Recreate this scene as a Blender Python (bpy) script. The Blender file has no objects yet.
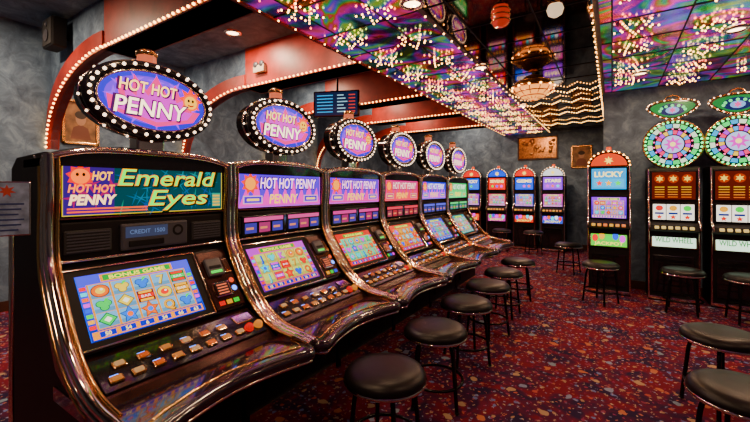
import bpy, bmesh, math, random
from mathutils import Matrix, Vector
random.seed(7)
sc = bpy.context.scene
PI = math.pi

# ------------------------------------------------------------ materials
_mc = {}
def pm(name, col, rough=.5, metal=0., emi=None, es=0., coat=0., noise=0., nscale=20., bump=0., spec=.5):
    if name in _mc: return _mc[name]
    m = bpy.data.materials.new(name); m.use_nodes = True
    nt = m.node_tree; b = nt.nodes['Principled BSDF']
    b.inputs['Base Color'].default_value = (*col, 1)
    b.inputs['Roughness'].default_value = rough
    b.inputs['Metallic'].default_value = metal
    b.inputs['Coat Weight'].default_value = coat
    b.inputs['Specular IOR Level'].default_value = spec
    if emi is not None:
        b.inputs['Emission Color'].default_value = (*emi, 1)
        b.inputs['Emission Strength'].default_value = es
    if noise > 0:
        tc = nt.nodes.new('ShaderNodeTexCoord')
        n = nt.nodes.new('ShaderNodeTexNoise'); n.inputs['Scale'].default_value = nscale
        n.inputs['Detail'].default_value = 4
        nt.links.new(tc.outputs['Object'], n.inputs['Vector'])
        r = nt.nodes.new('ShaderNodeValToRGB')
        r.color_ramp.elements[0].position = .3; r.color_ramp.elements[1].position = .7
        r.color_ramp.elements[0].color = (*[c*(1-noise) for c in col], 1)
        r.color_ramp.elements[1].color = (*[min(1, c*(1+noise)) for c in col], 1)
        nt.links.new(n.outputs['Fac'], r.inputs['Fac'])
        nt.links.new(r.outputs['Color'], b.inputs['Base Color'])
        if bump > 0:
            bp = nt.nodes.new('ShaderNodeBump'); bp.inputs['Strength'].default_value = bump
            nt.links.new(n.outputs['Fac'], bp.inputs['Height'])
            nt.links.new(bp.outputs['Normal'], b.inputs['Normal'])
    _mc[name] = m
    return m

def E(r, g, b, s=1.6):
    mx = max(r, g, b, 1e-3)
    r, g, b = [mx*(c/mx)**2.4 for c in (r, g, b)]
    k = 'glow_%02d_%02d_%02d_%03d' % (int(r*30), int(g*30), int(b*30), int(s*10))
    return pm(k, (r*.12, g*.12, b*.12), .22, 0, (r, g, b), s*1.15, spec=.25)

CHROME = pm('warm_chrome', (.82, .64, .52), .10, 1., noise=.15, nscale=6)
GOLD = pm('brass', (.75, .42, .14), .18, 1.)
BLACKG = pm('black_gloss', (.008, .006, .008), .12, 0, coat=.3, spec=.4)
BLACKM = pm('black_matte', (.008, .007, .008), .55, spec=.2)
COUNTER = pm('counter_dark_laminate', (.018, .008, .014), .10, 0, coat=.6, noise=.4, nscale=30)
DECK = pm('deck_bronze', (.070, .026, .022), .20, .7, noise=.4, nscale=14)
CHEEK = pm('cheek_bronze', (.24, .13, .07), .22, 1., noise=.3, nscale=10)
GREY = pm('grey_plastic', (.06, .06, .075), .35)
VINYL = pm('black_vinyl', (.005, .0035, .0035), .38, 0, noise=.3, nscale=60, bump=.05, spec=.25)
IRON = pm('black_metal_tube', (.012, .011, .011), .25, .7)
MAROON = pm('maroon_paint', (.36, .024, .012), .42, 0, noise=.3, nscale=5)
WOOD = pm('dark_wood', (.05, .016, .008), .4, 0, noise=.5, nscale=9)
SPK = pm('speaker_grille', (.02, .02, .022), .8)
BULB = pm('bulb_warm', (.9, .5, .1), .3, 0, (1, .45, .09), 14.)
BULBW = pm('bulb_white', (.9, .8, .7), .3, 0, (1, .70, .46), 4.2)
BULBG = pm('bulb_green', (.1, .9, .3), .3, 0, (.05, 1, .25), 3.5)
BULBP = pm('bulb_pink', (.9, .1, .4), .3, 0, (1, .06, .35), 3.5)
BLUELED = pm('blue_led', (.05, .1, .9), .3, 0, (.06, .22, 1), 4.)

# ------------------------------------------------------------ mesh builder
class MB:
    def __init__(s):
        s.v = []; s.f = []; s.m = []; s.sm = []; s.mats = []; s.M = Matrix.Identity(4)
    def mi(s, mat):
        if mat not in s.mats: s.mats.append(mat)
        return s.mats.index(mat)
    def add(s, vs, fs, mat, smooth=False, M=None):
        T = s.M @ M if M is not None else s.M
        o = len(s.v)
        s.v += [tuple(T @ Vector(p)) for p in vs]
        k = s.mi(mat)
        for f in fs:
            s.f.append(tuple(o+i for i in f)); s.m.append(k); s.sm.append(smooth)
    def box(s, lo, hi, mat, bev=0., M=None):
        bm = bmesh.new(); bmesh.ops.create_cube(bm, size=1)
        c = [(a+b)/2 for a, b in zip(lo, hi)]; d = [abs(b-a) for a, b in zip(lo, hi)]
        for v in bm.verts: v.co = Vector((c[0]+v.co.x*d[0], c[1]+v.co.y*d[1], c[2]+v.co.z*d[2]))
        if bev > 0:
            bmesh.ops.bevel(bm, geom=bm.edges[:], offset=min(bev, min(d)*.45), segments=2, affect='EDGES', profile=.6)
        bm.verts.index_update()
        s.add([v.co[:] for v in bm.verts], [[v.index for v in f.verts] for f in bm.faces], mat, False, M); bm.free()
    def prism(s, poly, t0, t1, mat, fn, M=None, smooth=False):
        n = len(poly)
        vs = [fn(a, b, t0) for a, b in poly]+[fn(a, b, t1) for a, b in poly]
        s.add(vs, [tuple(range(n))[::-1], tuple(range(n, 2*n))], mat, False, M)
        s.add(vs, [(i, (i+1) % n, n+(i+1) % n, n+i) for i in range(n)], mat, smooth, M)
    def tube(s, pts, r, mat, seg=8, closed=False, M=None, flat=1.):
        P = [Vector(p) for p in pts]; n = len(P); vs = []; fs = []
        prev = None
        for i in range(n):
            if closed: t = P[(i+1) % n]-P[i-1]
            else: t = P[min(i+1, n-1)]-P[max(i-1, 0)]
            t.normalize()
            if prev is None:
                up = Vector((0, 0, 1)) if abs(t.z) < .9 else Vector((1, 0, 0))
                a = t.cross(up).normalized()
            else:
                a = (prev-t*prev.dot(t)).normalized()
            prev = a; b = t.cross(a)
            rr = r[i] if isinstance(r, (list, tuple)) else r
            for k in range(seg):
                q = 2*PI*k/seg
                vs.append(tuple(P[i]+a*math.cos(q)*rr+b*math.sin(q)*rr*flat))
        for i in range(n if closed else n-1):
            j = (i+1) % n
            for k in range(seg):
                l = (k+1) % seg
                fs.append((i*seg+k, i*seg+l, j*seg+l, j*seg+k))
        s.add(vs, fs, mat, True, M)
        if not closed:
            s.add(vs[:seg], [tuple(range(seg))[::-1]], mat, False, M)
            s.add(vs[-seg:], [tuple(range(seg))], mat, False, M)
    def lathe(s, prof, mat, seg=28, M=None, smooth=True):
        vs = []; fs = []; n = len(prof)
        for i in range(seg):
            q = 2*PI*i/seg
            for r, z in prof: vs.append((r*math.cos(q), r*math.sin(q), z))
        for i in range(seg):
            j = (i+1) % seg
            for k in range(n-1):
                fs.append((i*n+k, j*n+k, j*n+k+1, i*n+k+1))
        s.add(vs, fs, mat, smooth, M)
    def ball(s, c, r, mat, M=None, sub=1, sc3=(1, 1, 1)):
        vs, fs = ico(sub)
        s.add([(c[0]+x*r*sc3[0], c[1]+y*r*sc3[1], c[2]+z*r*sc3[2]) for x, y, z in vs], fs, mat, True, M)
    # ---- flat art in a frame: x right, y up, z out
    def rect(s, x0, y0, x1, y1, z, mat, M=None):
        s.add([(x0, y0, z), (x1, y0, z), (x1, y1, z), (x0, y1, z)], [(0, 1, 2, 3)], mat, False, M)
    def poly(s, pts, z, mat, M=None):
        s.add([(x, y, z) for x, y in pts], [tuple(range(len(pts)))], mat, False, M)
    def fan(s, c, pts, z, mat, M=None):
        vs = [(c[0], c[1], z)]+[(a, b, z) for a, b in pts]; n = len(pts)
        s.add(vs, [(0, 1+i, 1+(i+1) % n) for i in range(n)], mat, False, M)
    def disc(s, x, y, rx, ry, z, mat, M=None, seg=24):
        s.poly([(x+rx*math.cos(2*PI*i/seg), y+ry*math.sin(2*PI*i/seg)) for i in range(seg)], z, mat, M)
    def star(s, x, y, R, r, n, z, mat, M=None, rot=PI/2):
        p = [(x+(R if i % 2 == 0 else r)*math.cos(rot+PI*i/n), y+(R if i % 2 == 0 else r)*math.sin(rot+PI*i/n)) for i in range(2*n)]
        s.fan((x, y), p, z, mat, M)
    def text(s, st, x, y, size, z, mat, M=None, w=None, off=0., shear=0.):
        vs, fs, wd = textmesh(st, off, shear)
        k = size; kx = k if w is None else w/max(wd, 1e-4)
        s.add([(x+(vx-wd/2)*kx, y+vy*k, z) for vx, vy in vs], fs, mat, False, M)
    def obj(s, name, loc=(0, 0, 0), rz=0.):
        me = bpy.data.meshes.new(name); me.from_pydata(s.v, [], s.f); 
        for m in s.mats: me.materials.append(m)
        me.polygons.foreach_set('material_index', s.m); me.polygons.foreach_set('use_smooth', s.sm)
        me.update()
        o = bpy.data.objects.new(name, me); sc.collection.objects.link(o)
        o.location = loc; o.rotation_euler = (0, 0, rz)
        return o

_ico = {}
def ico(sub):
    if sub not in _ico:
        bm = bmesh.new(); bmesh.ops.create_icosphere(bm, subdivisions=sub, radius=1); bm.verts.index_update()
        _ico[sub] = ([v.co[:] for v in bm.verts], [[v.index for v in f.verts] for f in bm.faces]); bm.free()
    return _ico[sub]
_tx = {}
def textmesh(st, off, shear):
    k = (st, off, shear)
    if k not in _tx:
        c = bpy.data.curves.new('t', 'FONT'); c.body = st; c.size = 1; c.offset = off; c.shear = shear
        c.resolution_u = 3
        o = bpy.data.objects.new('t', c); sc.collection.objects.link(o)
        bpy.context.view_layer.update()
        me = bpy.data.meshes.new_from_object(o)
        xs = [v.co.x for v in me.vertices] or [0]
        mn = min(xs); mx = max(xs)
        _tx[k] = ([(v.co.x-mn, v.co.y) for v in me.vertices], [tuple(p.vertices) for p in me.polygons], mx-mn)
        bpy.data.objects.remove(o); bpy.data.curves.remove(c); bpy.data.meshes.remove(me)
    return _tx[k]

def frame(o, up):
    r = Vector((0, 1, 0)); u = Vector(up).normalized(); n = r.cross(u)
    M = Matrix.Identity(4)
    for i in range(3):
        M[i][0] = r[i]; M[i][1] = u[i]; M[i][2] = n[i]; M[i][3] = o[i]
    return M
def smoothpath(pts, n=6):
    P = [Vector(p) for p in pts]; out = []
    for i in range(len(P)-1):
        p0 = P[max(i-1, 0)]; p1 = P[i]; p2 = P[i+1]; p3 = P[min(i+2, len(P)-1)]
        for k in range(n):
            t = k/n
            out.append(.5*((2*p1)+(p2-p0)*t+(2*p0-5*p1+4*p2-p3)*t*t+(3*p1-p0-3*p2+p3)*t**3))
    out.append(P[-1]); return out
def SZ(a, b, t): return (a, t, b)   # poly in (s,z), extrude along y
def XY(a, b, t): return (a, b, t)
def YZ(a, b, t): return (t, a, b)
def XZ(a, b, t): return (a, t, b)

BR = [(1, .1, .1), (1, .70, .05), (.1, .8, .2), (.1, .35, 1), (.9, .15, .9), (1, .4, .05), (.1, .85, .9), (1, 1, 1)]
def reel_screen(mb, M, x0, y0, x1, y1, bg, cell, gs=1.7, head=(1, .7, .1), cols=5, rows=3, seed=0, side=True, syms=None):
    rnd = random.Random(seed)
    W = x1-x0; H = y1-y0
    mb.rect(x0, y0, x1, y1, .001, E(*bg, gs*.8), M)
    for k in range(5):   # graded scenery bands behind the reels
        f = .25+.12*k
        mb.rect(x0+W*.005, y0+H*(.2*k), x1-W*.005, y0+H*(.2*k+.2), .0012, E(bg[0]*f+head[0]*.12*k/2, bg[1]*f+.04, bg[2]*(.5+.12*k), gs*.9), M)
    mb.rect(x0+W*.18, y1-H*.14, x1-W*.18, y1-H*.02, .0018, E(*head, gs), M)
    mb.rect(x0+W*.2, y1-H*.125, x1-W*.2, y1-H*.035, .0024, E(.05, .35, .12, gs), M)
    mb.text('BONUS GAME', (x0+x1)/2, y1-H*.115, H*.09, .003, E(1, .9, .2, gs*1.4), M, w=W*.5, off=.02)
    mb.rect(x0+W*.02, y0+H*.02, x1-W*.02, y0+H*.13, .0018, E(*head, gs), M)
    for i in range(6):
        cx = x0+W*(.07+.155*i)
        mb.rect(cx, y0+H*.035, cx+W*.12, y0+H*.115, .0024, E(.05, .1, .5, gs), M)
        mb.text('%d' % rnd.randint(1, 90), cx+W*.06, y0+H*.045, H*.08, .003, E(1, .9, .3, gs*1.4), M, off=.02)
    gx0 = x0+W*.07; gx1 = x1-W*.07; gy0 = y0+H*.155; gy1 = y1-H*.165
    if side:
        for k in range(8):
            yy = gy0+(gy1-gy0)*(k+.5)/8
            mb.rect(x0+W*.012, yy-H*.028, x0+W*.058, yy+H*.028, .0018, E(*BR[k % 7], gs), M)
            mb.rect(x1-W*.058, yy-H*.028, x1-W*.012, yy+H*.028, .0018, E(*BR[(k+3) % 7], gs), M)
    cw = (gx1-gx0)/cols; ch = (gy1-gy0)/rows
    mb.rect(gx0-W*.006, gy0-H*.01, gx1+W*.006, gy1+H*.01, .0015, E(1, .65, .1, gs*.8), M)
    for i in range(cols):
        for j in range(rows):
            ax = gx0+i*cw; ay = gy0+j*ch
            mb.rect(ax+cw*.05, ay+ch*.02, ax+cw*.95, ay+ch*.98, .0019, E(*cell, gs*.70), M)
            mb.rect(ax+cw*.05, ay+ch*.02, ax+cw*.95, ay+ch*.30, .0022, E(*[c*.8 for c in cell], gs*.55), M)
            cx = ax+cw/2; cy = ay+ch/2
            pal = syms or BR
            c = pal[rnd.randrange(len(pal)-1)]; c2 = pal[rnd.randrange(len(pal))]
            t = rnd.randrange(6)
            k1 = E(*c, gs*.9); k2 = E(*c2, gs); kd = E(c[0]*.3, c[1]*.3, c[2]*.3, gs*.5)
            if t == 0:
                mb.star(cx, cy, cw*.50, cw*.26, 5, .0026, kd, M)
                mb.star(cx, cy, cw*.44, cw*.22, 5, .0030, k1, M); mb.disc(cx, cy, cw*.14, cw*.14, .0034, k2, M, 12)
            elif t == 1:
                mb.disc(cx, cy, cw*.43, ch*.45, .0026, kd, M, 16); mb.disc(cx, cy, cw*.38, ch*.40, .0030, k1, M, 16); mb.disc(cx, cy, cw*.22, ch*.22, .0034, k2, M, 16)
                mb.disc(cx+cw*.06, cy+ch*.08, cw*.07, ch*.07, .004, E(1, 1, 1, gs), M, 8)
            elif t == 2:
                mb.poly([(cx-cw*.43, cy), (cx, cy-ch*.47), (cx+cw*.43, cy), (cx, cy+ch*.47)], .0026, kd, M)
                mb.poly([(cx-cw*.36, cy), (cx, cy-ch*.40), (cx+cw*.36, cy), (cx, cy+ch*.40)], .0030, k1, M)
                mb.poly([(cx-cw*.18, cy), (cx, cy-ch*.2), (cx+cw*.18, cy), (cx, cy+ch*.2)], .0034, k2, M)
            elif t == 3:
                st = rnd.choice('AKQJ7')
                mb.text(st, cx+cw*.03, cy-ch*.34, ch*.95, .0026, kd, M, off=.06)
                mb.text(st, cx, cy-ch*.3, ch*.9, .0031, k1, M, off=.03)
            elif t == 4:
                for q in range(3):
                    mb.disc(cx+cw*.17*math.cos(q*2.1+.5), cy+ch*.18*math.sin(q*2.1+.5), cw*.22, ch*.23, .0025+q*.00005, kd, M, 12)
                    mb.disc(cx+cw*.17*math.cos(q*2.1+.5), cy+ch*.18*math.sin(q*2.1+.5), cw*.18, ch*.19, .0029+q*.0003, k1, M, 12)
                mb.poly([(cx, cy+ch*.1), (cx+cw*.3, cy+ch*.42), (cx+cw*.08, cy+ch*.4)], .004, E(.1, .8, .2, gs), M)
            else:
                mb.rect(cx-cw*.43, cy-ch*.42, cx+cw*.43, cy+ch*.42, .0026, kd, M)
                mb.rect(cx-cw*.4, cy-ch*.14, cx+cw*.4, cy+ch*.14, .0030, k1, M)
                mb.rect(cx-cw*.34, cy-ch*.38, cx+cw*.34, cy-ch*.2, .0030, k2, M)
                mb.rect(cx-cw*.34, cy+ch*.2, cx+cw*.34, cy+ch*.38, .0030, k2, M)
                mb.text('BAR', cx, cy-ch*.1, ch*.26, .0036, E(1, 1, 1, gs), M, w=cw*.5)

# ------------------------------------------------------------ slant-top machine
def slant_machine(idx, y, th):
    mb = MB(); hw = .44
    body = [(-.48, 0), (-.48, 1.55), (-.40, 1.60), (-.03, 1.61), (-.03, 1.12), (.16, .76), (.34, .64), (.34, .56), (.14, .50), (.14, 0)]
    mb.prism(body, -hw, hw, BLACKM, SZ)
    mb.box((-.46, -hw+.02, 0.), (.155, hw-.02, .06), CHROME)
    mb.box((.13, -.30, .12), (.155, .30, .46), BLACKM, .01)
    mb.box((.15, -.03, .28), (.162, .03, .32), CHROME, .005)
    # rounded hood above the sign
    n = 20
    arc = [(-hw+2*hw*i/n, 1.585+.050*(1-(2*i/n-1)**4)) for i in range(n+1)]
    mb.prism([(-hw, 1.55)]+arc+[(hw, 1.55)], -.30, .012, BLACKG, YZ)
    mb.tube([(.015, a, b) for a, b in arc], .016, CHROME)
    mb.tube([(-.05, a, b+.004) for a, b in arc], .010, CHROME)
    mb.tube([(-.15, a, b+.004) for a, b in arc], .010, CHROME)
    # side chrome rails following the profile
    prof = [(.015, 1.60), (.02, 1.45), (.008, 1.30), (.02, 1.14), (.11, .97), (.24, .80), (.42, .685), (.62, .655), (.70, .645)]
    for sg in (-1, 1):
        pth = smoothpath([(a, sg*.438, b) for a, b in prof], 5)
        mb.tube(pth, .019, CHROME, 10)
        mb.tube([(p.x+.004, p.y-sg*.030, p.z+.004) for p in pth[:-6]], .008, GOLD, 8)
        mb.tube([(p.x-.045, p.y+sg*.004, p.z-.03) for p in pth[:-5]], .012, CHROME, 8)
        mb.tube([(p.x-.09, p.y+sg*.004, p.z-.05) for p in pth[:-8]], .010, GOLD, 8)
        # cheek panel
        lo = [(.70, .60), (.34, .60), (.10, .70), (-.08, 1.0), (-.10, 1.30), (-.08, 1.58)]
        mb.prism([(p.x, p.z) for p in pth[::3]]+lo, sg*.415, sg*.441, CHEEK, SZ)
    # ---- counter
    m = 36; hc = .448; front = []
    for i in range(m+1):
        t = 2*i/m-1
        s_ = .655+.105*abs(t)**1.8-.13*max(0, (abs(t)-.86)/.14)**2.4
        front.append((s_, t*hc))
    mb.prism([(.10, -hc)]+front+[(.10, hc)], .585, .640, COUNTER, XY)
    mb.tube([(a-.004, b*.985, .612) for a, b in front], .030, COUNTER, 10)
    mb.tube([(a+.004, b*.985, .578) for a, b in front], .009, CHROME, 8)
    mb.tube([(a-.055, b*.93, .642) for a, b in front], .005, GOLD, 6)
    mb.prism([(.10, -.40)]+[(a-.05, b*.9) for a, b in front]+[(.10, .40)], .545, .586, BLACKG, XY)
    # ---- button deck wedge
    mb.prism([(.18, .60), (.18, .770), (.235, .752), (.44, .662), (.47, .638), (.47, .60)], -.405, .405, DECK, SZ)
    fd = frame((.3375, 0, .7085), (-.205, 0, .090))
    mb.box((-.39, -.095, 0), (.385, .095, .008), BLACKG, .004, fd)
    for r_, yy in enumerate((-.045, .025)):
        for i in range(8 if r_ == 0 else 6):
            cx = -.335+i*.082 if r_ == 0 else -.30+i*.095
            cc = [(1, .62, .30), (1, .75, .5), (1, .45, .15)][(i+r_) % 3]
            mb.box((cx-.026, yy-.018, .006), (cx+.026, yy+.018, .018), GOLD, .006, fd)
            mb.box((cx-.018, yy-.012, .012), (cx+.018, yy+.012, .025), E(*cc, .45), .006, fd)
            if (i+r_) % 2 == 0: mb.rect(cx-.016, yy+.021, cx+.016, yy+.027, .009, BLUELED, fd)
    for cx, c in ((.30, (1, .1, .1)), (.36, (1, .6, .2))):
        mb.lathe([(0, .034), (.018, .032), (.024, .02), (.026, .006)], E(*c, .6), 14, fd @ Matrix.Translation((cx, -.04, 0)))
    mb.box((.26, .01, .006), (.37, .075, .016), CHROME, .004, fd)
    # ---- inclined monitor
    top = Vector((.005, 0, 1.075)); bot = Vector((.225, 0, .775))
    L = (top-bot).length; cen = (top+bot)/2
    fs_ = frame((cen.x, 0, cen.z), top-bot)
    h = L/2
    mb.box((-.408, -h-.005, -.05), (.408, h+.02, .004), BLACKG, .004, fs_)
    sx0, sx1 = -.37, .165
    mb.box((sx0-.03, -h+.0, .0), (sx1+.03, h+.005, .014), BLACKM, .006, fs_)
    for (a0, b0, a1, b1) in ((sx0-.035, -h, sx1+.035, -h+.009), (sx0-.035, h-.001, sx1+.035, h+.008)):
        mb.box((a0, b0, .0), (a1, b1, .022), CHROME, .004, fs_)
    for a in (sx0-.035, sx1+.026):
        mb.box((a, -h, .0), (a+.009, h, .022), CHROME, .004, fs_)
    S2 = fs_ @ Matrix.Translation((0, 0, .0145))
    reel_screen(mb, S2, sx0+.012, -h+.035, sx1-.012, h-.03, th['bg'], th['cell'], th.get('gs', 1.7), th['head'], seed=idx, syms=th.get('syms'))
    # right-hand column: bill acceptor, card reader
    mb.box((.215, -h+.01, .0), (.395, h, .012), DECK, .008, fs_)
    mb.box((.235, .02, .01), (.335, .13, .034), GREY, .010, fs_)
    mb.box((.250, .065, .03), (.320, .080, .038), BLACKM, 0, fs_)
    mb.rect(.25, .035, .32, .05, .0345, E(.2, 1, .3, 1.2), fs_)
    mb.box((.345, .03, .01), (.385, .12, .022), CHROME, .004, fs_)
    mb.box((.235, -.11, .01), (.335, -.02, .028), CHROME, .008, fs_)
    mb.rect(.245, -.10, .325, -.03, .0285, BLACKM, fs_)
    for k in range(4):
        mb.rect(.252, -.095+k*.017, .315, -.087+k*.017, .029, E(1, .5, .35, .9), fs_)
    mb.disc(.365, -.02, .016, .016, .0135, E(1, .35, .2, 1.), fs_, 14)
    mb.disc(.365, -.07, .016, .016, .0135, BLUELED, fs_, 14)
    for k in range(3):
        mb.rect(.24+k*.045, -.155, .275+k*.045, -.13, .0135, E(*BR[(k+idx) % 7], .8), fs_)
    # ---- black speaker / display band
    fb = frame((-.005, 0, 1.218), (0, 0, 1))
    mb.box((-.40, -.088, -.03), (.40, .085, .006), BLACKM, .01, fb)
    for a in (-.385, .20):
        mb.box((a, -.06, .0), (a+.185, .045, .016), SPK, .008, fb)
        for k in range(7):
            mb.box((a+.01, -.052+k*.014, .016), (a+.175, -.046+k*.014, .019), GREY, 0, fb)
    mb.box((-.165, -.07, .0), (.17, .06, .022), GREY, .01, fb)
    mb.rect(-.145, -.01, .06, .045, .0225, E(.20, .22, .30, .3), fb)
    mb.text('CREDIT  1500', -.04, .008, .03, .023, E(.5, .6, .8, .5), fb, w=.17)
    mb.box((-.13, -.055, .02), (.04, -.025, .028), BLACKM, .004, fb)
    mb.disc(.115, .01, .03, .03, .0226, BLACKM, fb, 18); mb.disc(.115, .01, .018, .018, .0232, GREY, fb, 14)
    if th.get('band'):
        for k in range(2):
            a = -.375+k*.385
            mb.box((a, -.07, .0), (a+.365, .055, .029), BLACKG, .006, fb)
            mb.rect(a+.015, .018, a+.35, .045, .030, E(*th['band'][0], 1.0), fb)
            for q in range(3):
                mb.rect(a+.02+q*.115, -.058, a+.115+q*.115, .008, .030, E(*th['band'][(q+1) % 2], .45), fb)
                mb.rect(a+.03+q*.115, -.035, a+.09+q*.115, -.02, .0305, E(1, .6, .4, .9), fb)
    mb.tube([(.01, -.40, 1.128), (.01, .40, 1.128)], .007, CHROME)
    # ---- sign
    fg = frame((.002, 0, 1.447), (0, 0, 1))
    mb.box((-.41, -.135, -.03), (.41, .132, .006), CHROME, .008, fg)
    G = 1.3
    mb.rect(-.400, -.127, .400, .125, .0063, BLACKG, fg)
    mb.rect(-.392, -.119, .392, .117, .0067, E(*th['sign'], G), fg)
    if th['kind'] == 'em':
        mb.rect(-.388, -.115, .388, .113, .0070, E(.0, .10, .11, .7), fg)
        rnd = random.Random(3)
        for k in range(40):
            mb.star(rnd.uniform(-.17, .37), rnd.uniform(-.10, .10), rnd.uniform(.02, .05), .005, 4, .0073+k*.00001, E(.02, rnd.uniform(.2, .45), rnd.uniform(.3, .5), .7), fg, rot=rnd.uniform(0, 3))
        mb.text('Emerald', .093, .016, .124, .0080, E(.02, .06, .02, .3), fg, w=.545, off=.034, shear=.2)
        mb.text('Emerald', .085, .021, .118, .0084, E(1, .62, .03, 1.6), fg, w=.525, off=.018, shear=.2)
        mb.text('Emerald', .085, .022, .115, .0088, E(.18, 1, .10, 2.0), fg, w=.51, off=-.006, shear=.2)
        mb.text('Eyes', .136, -.087, .122, .0080, E(.02, .06, .02, .3), fg, w=.35, off=.034, shear=.2)
        mb.text('Eyes', .13, -.082, .115, .0084, E(1, .62, .03, 1.6), fg, w=.335, off=.018, shear=.2)
        mb.text('Eyes', .13, -.081, .112, .0088, E(.18, 1, .10, 2.0), fg, w=.32, off=-.006, shear=.2)
        mb.rect(.325, -.10, .38, -.02, .0082, E(.1, .5, .4, .8), fg)
        for k in range(4): mb.rect(.33, -.095+k*.018, .375, -.085+k*.018, .0088, E(.9, .7, .2, 1.2), fg)
        mb.rect(-.388, -.115, -.190, .113, .0078, E(.14, .06, .28, .8), fg)
        for k in range(6): mb.star(-.29+.03*k-.06, -.04+.03*(k % 3), .05, .01, 4, .0079+k*.00002, E(.5, .08, .30, .9), fg, rot=k)
        mb.star(-.325, .06, .055, .040, 9, .0082, E(.9, .1, .02, 1.5), fg)
        mb.disc(-.325, .06, .036, .034, .0088, E(1, .45, .05, 1.9), fg)
        mb.disc(-.337, .068, .006, .008, .0094, BLACKM, fg, 10); mb.disc(-.313, .068, .006, .008, .0094, BLACKM, fg, 10)
        mb.text('HOT', -.240, .045, .055, .0102, E(1, .70, .05, 2.2), fg, w=.085, off=.03, shear=.2)
        mb.text('HOT HOT', -.280, -.012, .050, .0102, E(1, .50, .05, 2.2), fg, w=.185, off=.03, shear=.2)
        mb.text('PENNY', -.275, -.068, .062, .0102, E(1, .80, .55, 2.4), fg, w=.19, off=.04, shear=.2)
        for k in range(2): mb.rect(-.375, -.105+k*.014, -.04, -.098+k*.014, .0102, E(1, .35, .05, 1.6), fg)
    else:
        c1, c2 = th['c1'], th['c2']
        mb.rect(-.385, -.112, .385, .110, .0070, E(*c1, 1.3), fg)
        for k in range(9):
            x = -.34+k*.085
            mb.poly([(x-.05, -.11), (x+.05, -.11), (x+.012, .02+.06*(k % 2))], .0074, E(*c2, 1.4), fg)
        mb.star(-.30, .04, .075, .05, 9, .0080, E(.9, .2, .02, 1.6), fg)
        mb.disc(-.30, .04, .042, .042, .0086, E(1, .6, .1, 1.8), fg)
        mb.text('HOT HOT PENNY', .06, .005, .115, .0092, E(.25, .02, .3, .3), fg, w=.58, off=.05, shear=.15)
        mb.text('HOT HOT PENNY', .06, .010, .105, .0098, E(*th['txt'], 2.6), fg, w=.56, off=.01, shear=.15)
        mb.text('PENNY', .0, -.095, .09, .0092, E(1, .75, .15, 2.), fg, w=.28, off=.02, shear=.15)
        for k in (-1, 1):
            mb.rect(.20 if k > 0 else -.36, -.095, .36 if k > 0 else -.2, -.04, .0095, E(*th['txt'], 1.0), fg)
            mb.rect(.21 if k > 0 else -.35, -.088, .35 if k > 0 else -.21, -.047, .0099, E(*c1, 1.0), fg)
            mb.rect(.23 if k > 0 else -.33, -.075, .33 if k > 0 else -.23, -.06, .0103, E(1, .8, .3, 1.8), fg)
    # ---- oval topper
    ty = .0; cz = 1.905
    mb.box((-.14, -.16, 1.60), (-.02, .16, 1.66), BLACKM, .02)
    mb.box((-.12, -.07, 1.64), (-.03, .07, 1.74), CHROME, .01)
    ft = frame((0, ty, cz), (0, 0, 1))
    N = 40; RX = .318; RZ = .198
    el = lambda rx, rz, n=N: [(rx*math.cos(2*PI*i/n), rz*math.sin(2*PI*i/n)) for i in range(n)]
    mb.prism([(a, b+cz) for a, b in el(RX-.012, RZ-.012)], -.13, .0, BLACKG, YZ, smooth=True)
    mb.tube([(.005, a, cz+b) for a, b in el(RX-.02, RZ-.02)], .026, BLACKG, 10, True)
    mb.tube([(-.05, a, cz+b) for a, b in el(RX-.004, RZ-.004)], .008, CHROME, 8, True)
    mb.tube([(.022, a, cz+b) for a, b in el(RX-.048, RZ-.048)], .006, CHROME, 8, True)
    nb = 34
    for i in range(nb):
        q = 2*PI*(i+.5)/nb
        mb.ball((.033, (RX-.018)*math.cos(q), cz+(RZ-.018)*math.sin(q)), .0095, BULBW)
        if i % 2: mb.ball((-.03, (RX+.004)*math.cos(q), cz+(RZ+.004)*math.sin(q)), .0070, BULBW)
    z0 = .020
    mb.disc(0, 0, RX-.048, RZ-.048, z0, E(.16, .05, .75, 1.3), ft, 40)
    mb.disc(-.01, .0, RX-.09, RZ-.075, z0+.0006, E(.45, .10, .90, 1.5), ft, 40)
    for i in range(12):
        q = 2*PI*i/12
        mb.star(.20*math.cos(q), .105*math.sin(q), .045, .012, 4, z0+.001+i*.00003, E(.6, .2, 1, 1.7), ft, rot=q)
    fl = [(-.22, -.07), (-.23, .0), (-.17, -.03), (-.19, .08), (-.12, .02), (-.11, .12), (-.05, .05), (.0, .135), (.05, .05), (.1, .11), (.13, .03), (.19, .075), (.18, -.02), (.24, -.02), (.2, -.08), (0, -.13)]
    mb.fan((0, -.04), fl, z0+.0018, E(1, .12, .55, 1.4), ft)
    mb.fan((0, -.045), [(a*.82, -.045+(b+.045)*.72) for a, b in fl], z0+.0022, E(.80, .10, .75, 1.4), ft)
    # cartoon penny with flame crown at the right
    mb.star(.185, .045, .072, .040, 8, z0+.0024, E(1, .18, .03, 1.7), ft)
    mb.disc(.185, .03, .046, .046, z0+.0027, E(1, .35, .05, 1.8), ft); mb.disc(.185, .03, .036, .036, z0+.003, E(1, .72, .15, 1.9), ft)
    mb.disc(.173, .040, .007, .009, z0+.0033, BLACKM, ft, 10); mb.disc(.197, .040, .007, .009, z0+.0033, BLACKM, ft, 10)
    mb.poly([(.165, .020), (.172, .010), (.185, .006), (.198, .010), (.205, .020), (.185, .014)], z0+.0033, E(.7, .05, .02, .8), ft)
    mb.text('HOT HOT', -.035, .030, .085, z0+.0036, E(.3, .0, .35, .3), ft, w=.31, off=.05, shear=.15)
    mb.text('HOT HOT', -.035, .034, .080, z0+.0042, E(1, .76, .38, 3.2), ft, w=.285, off=.012, shear=.15)
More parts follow.
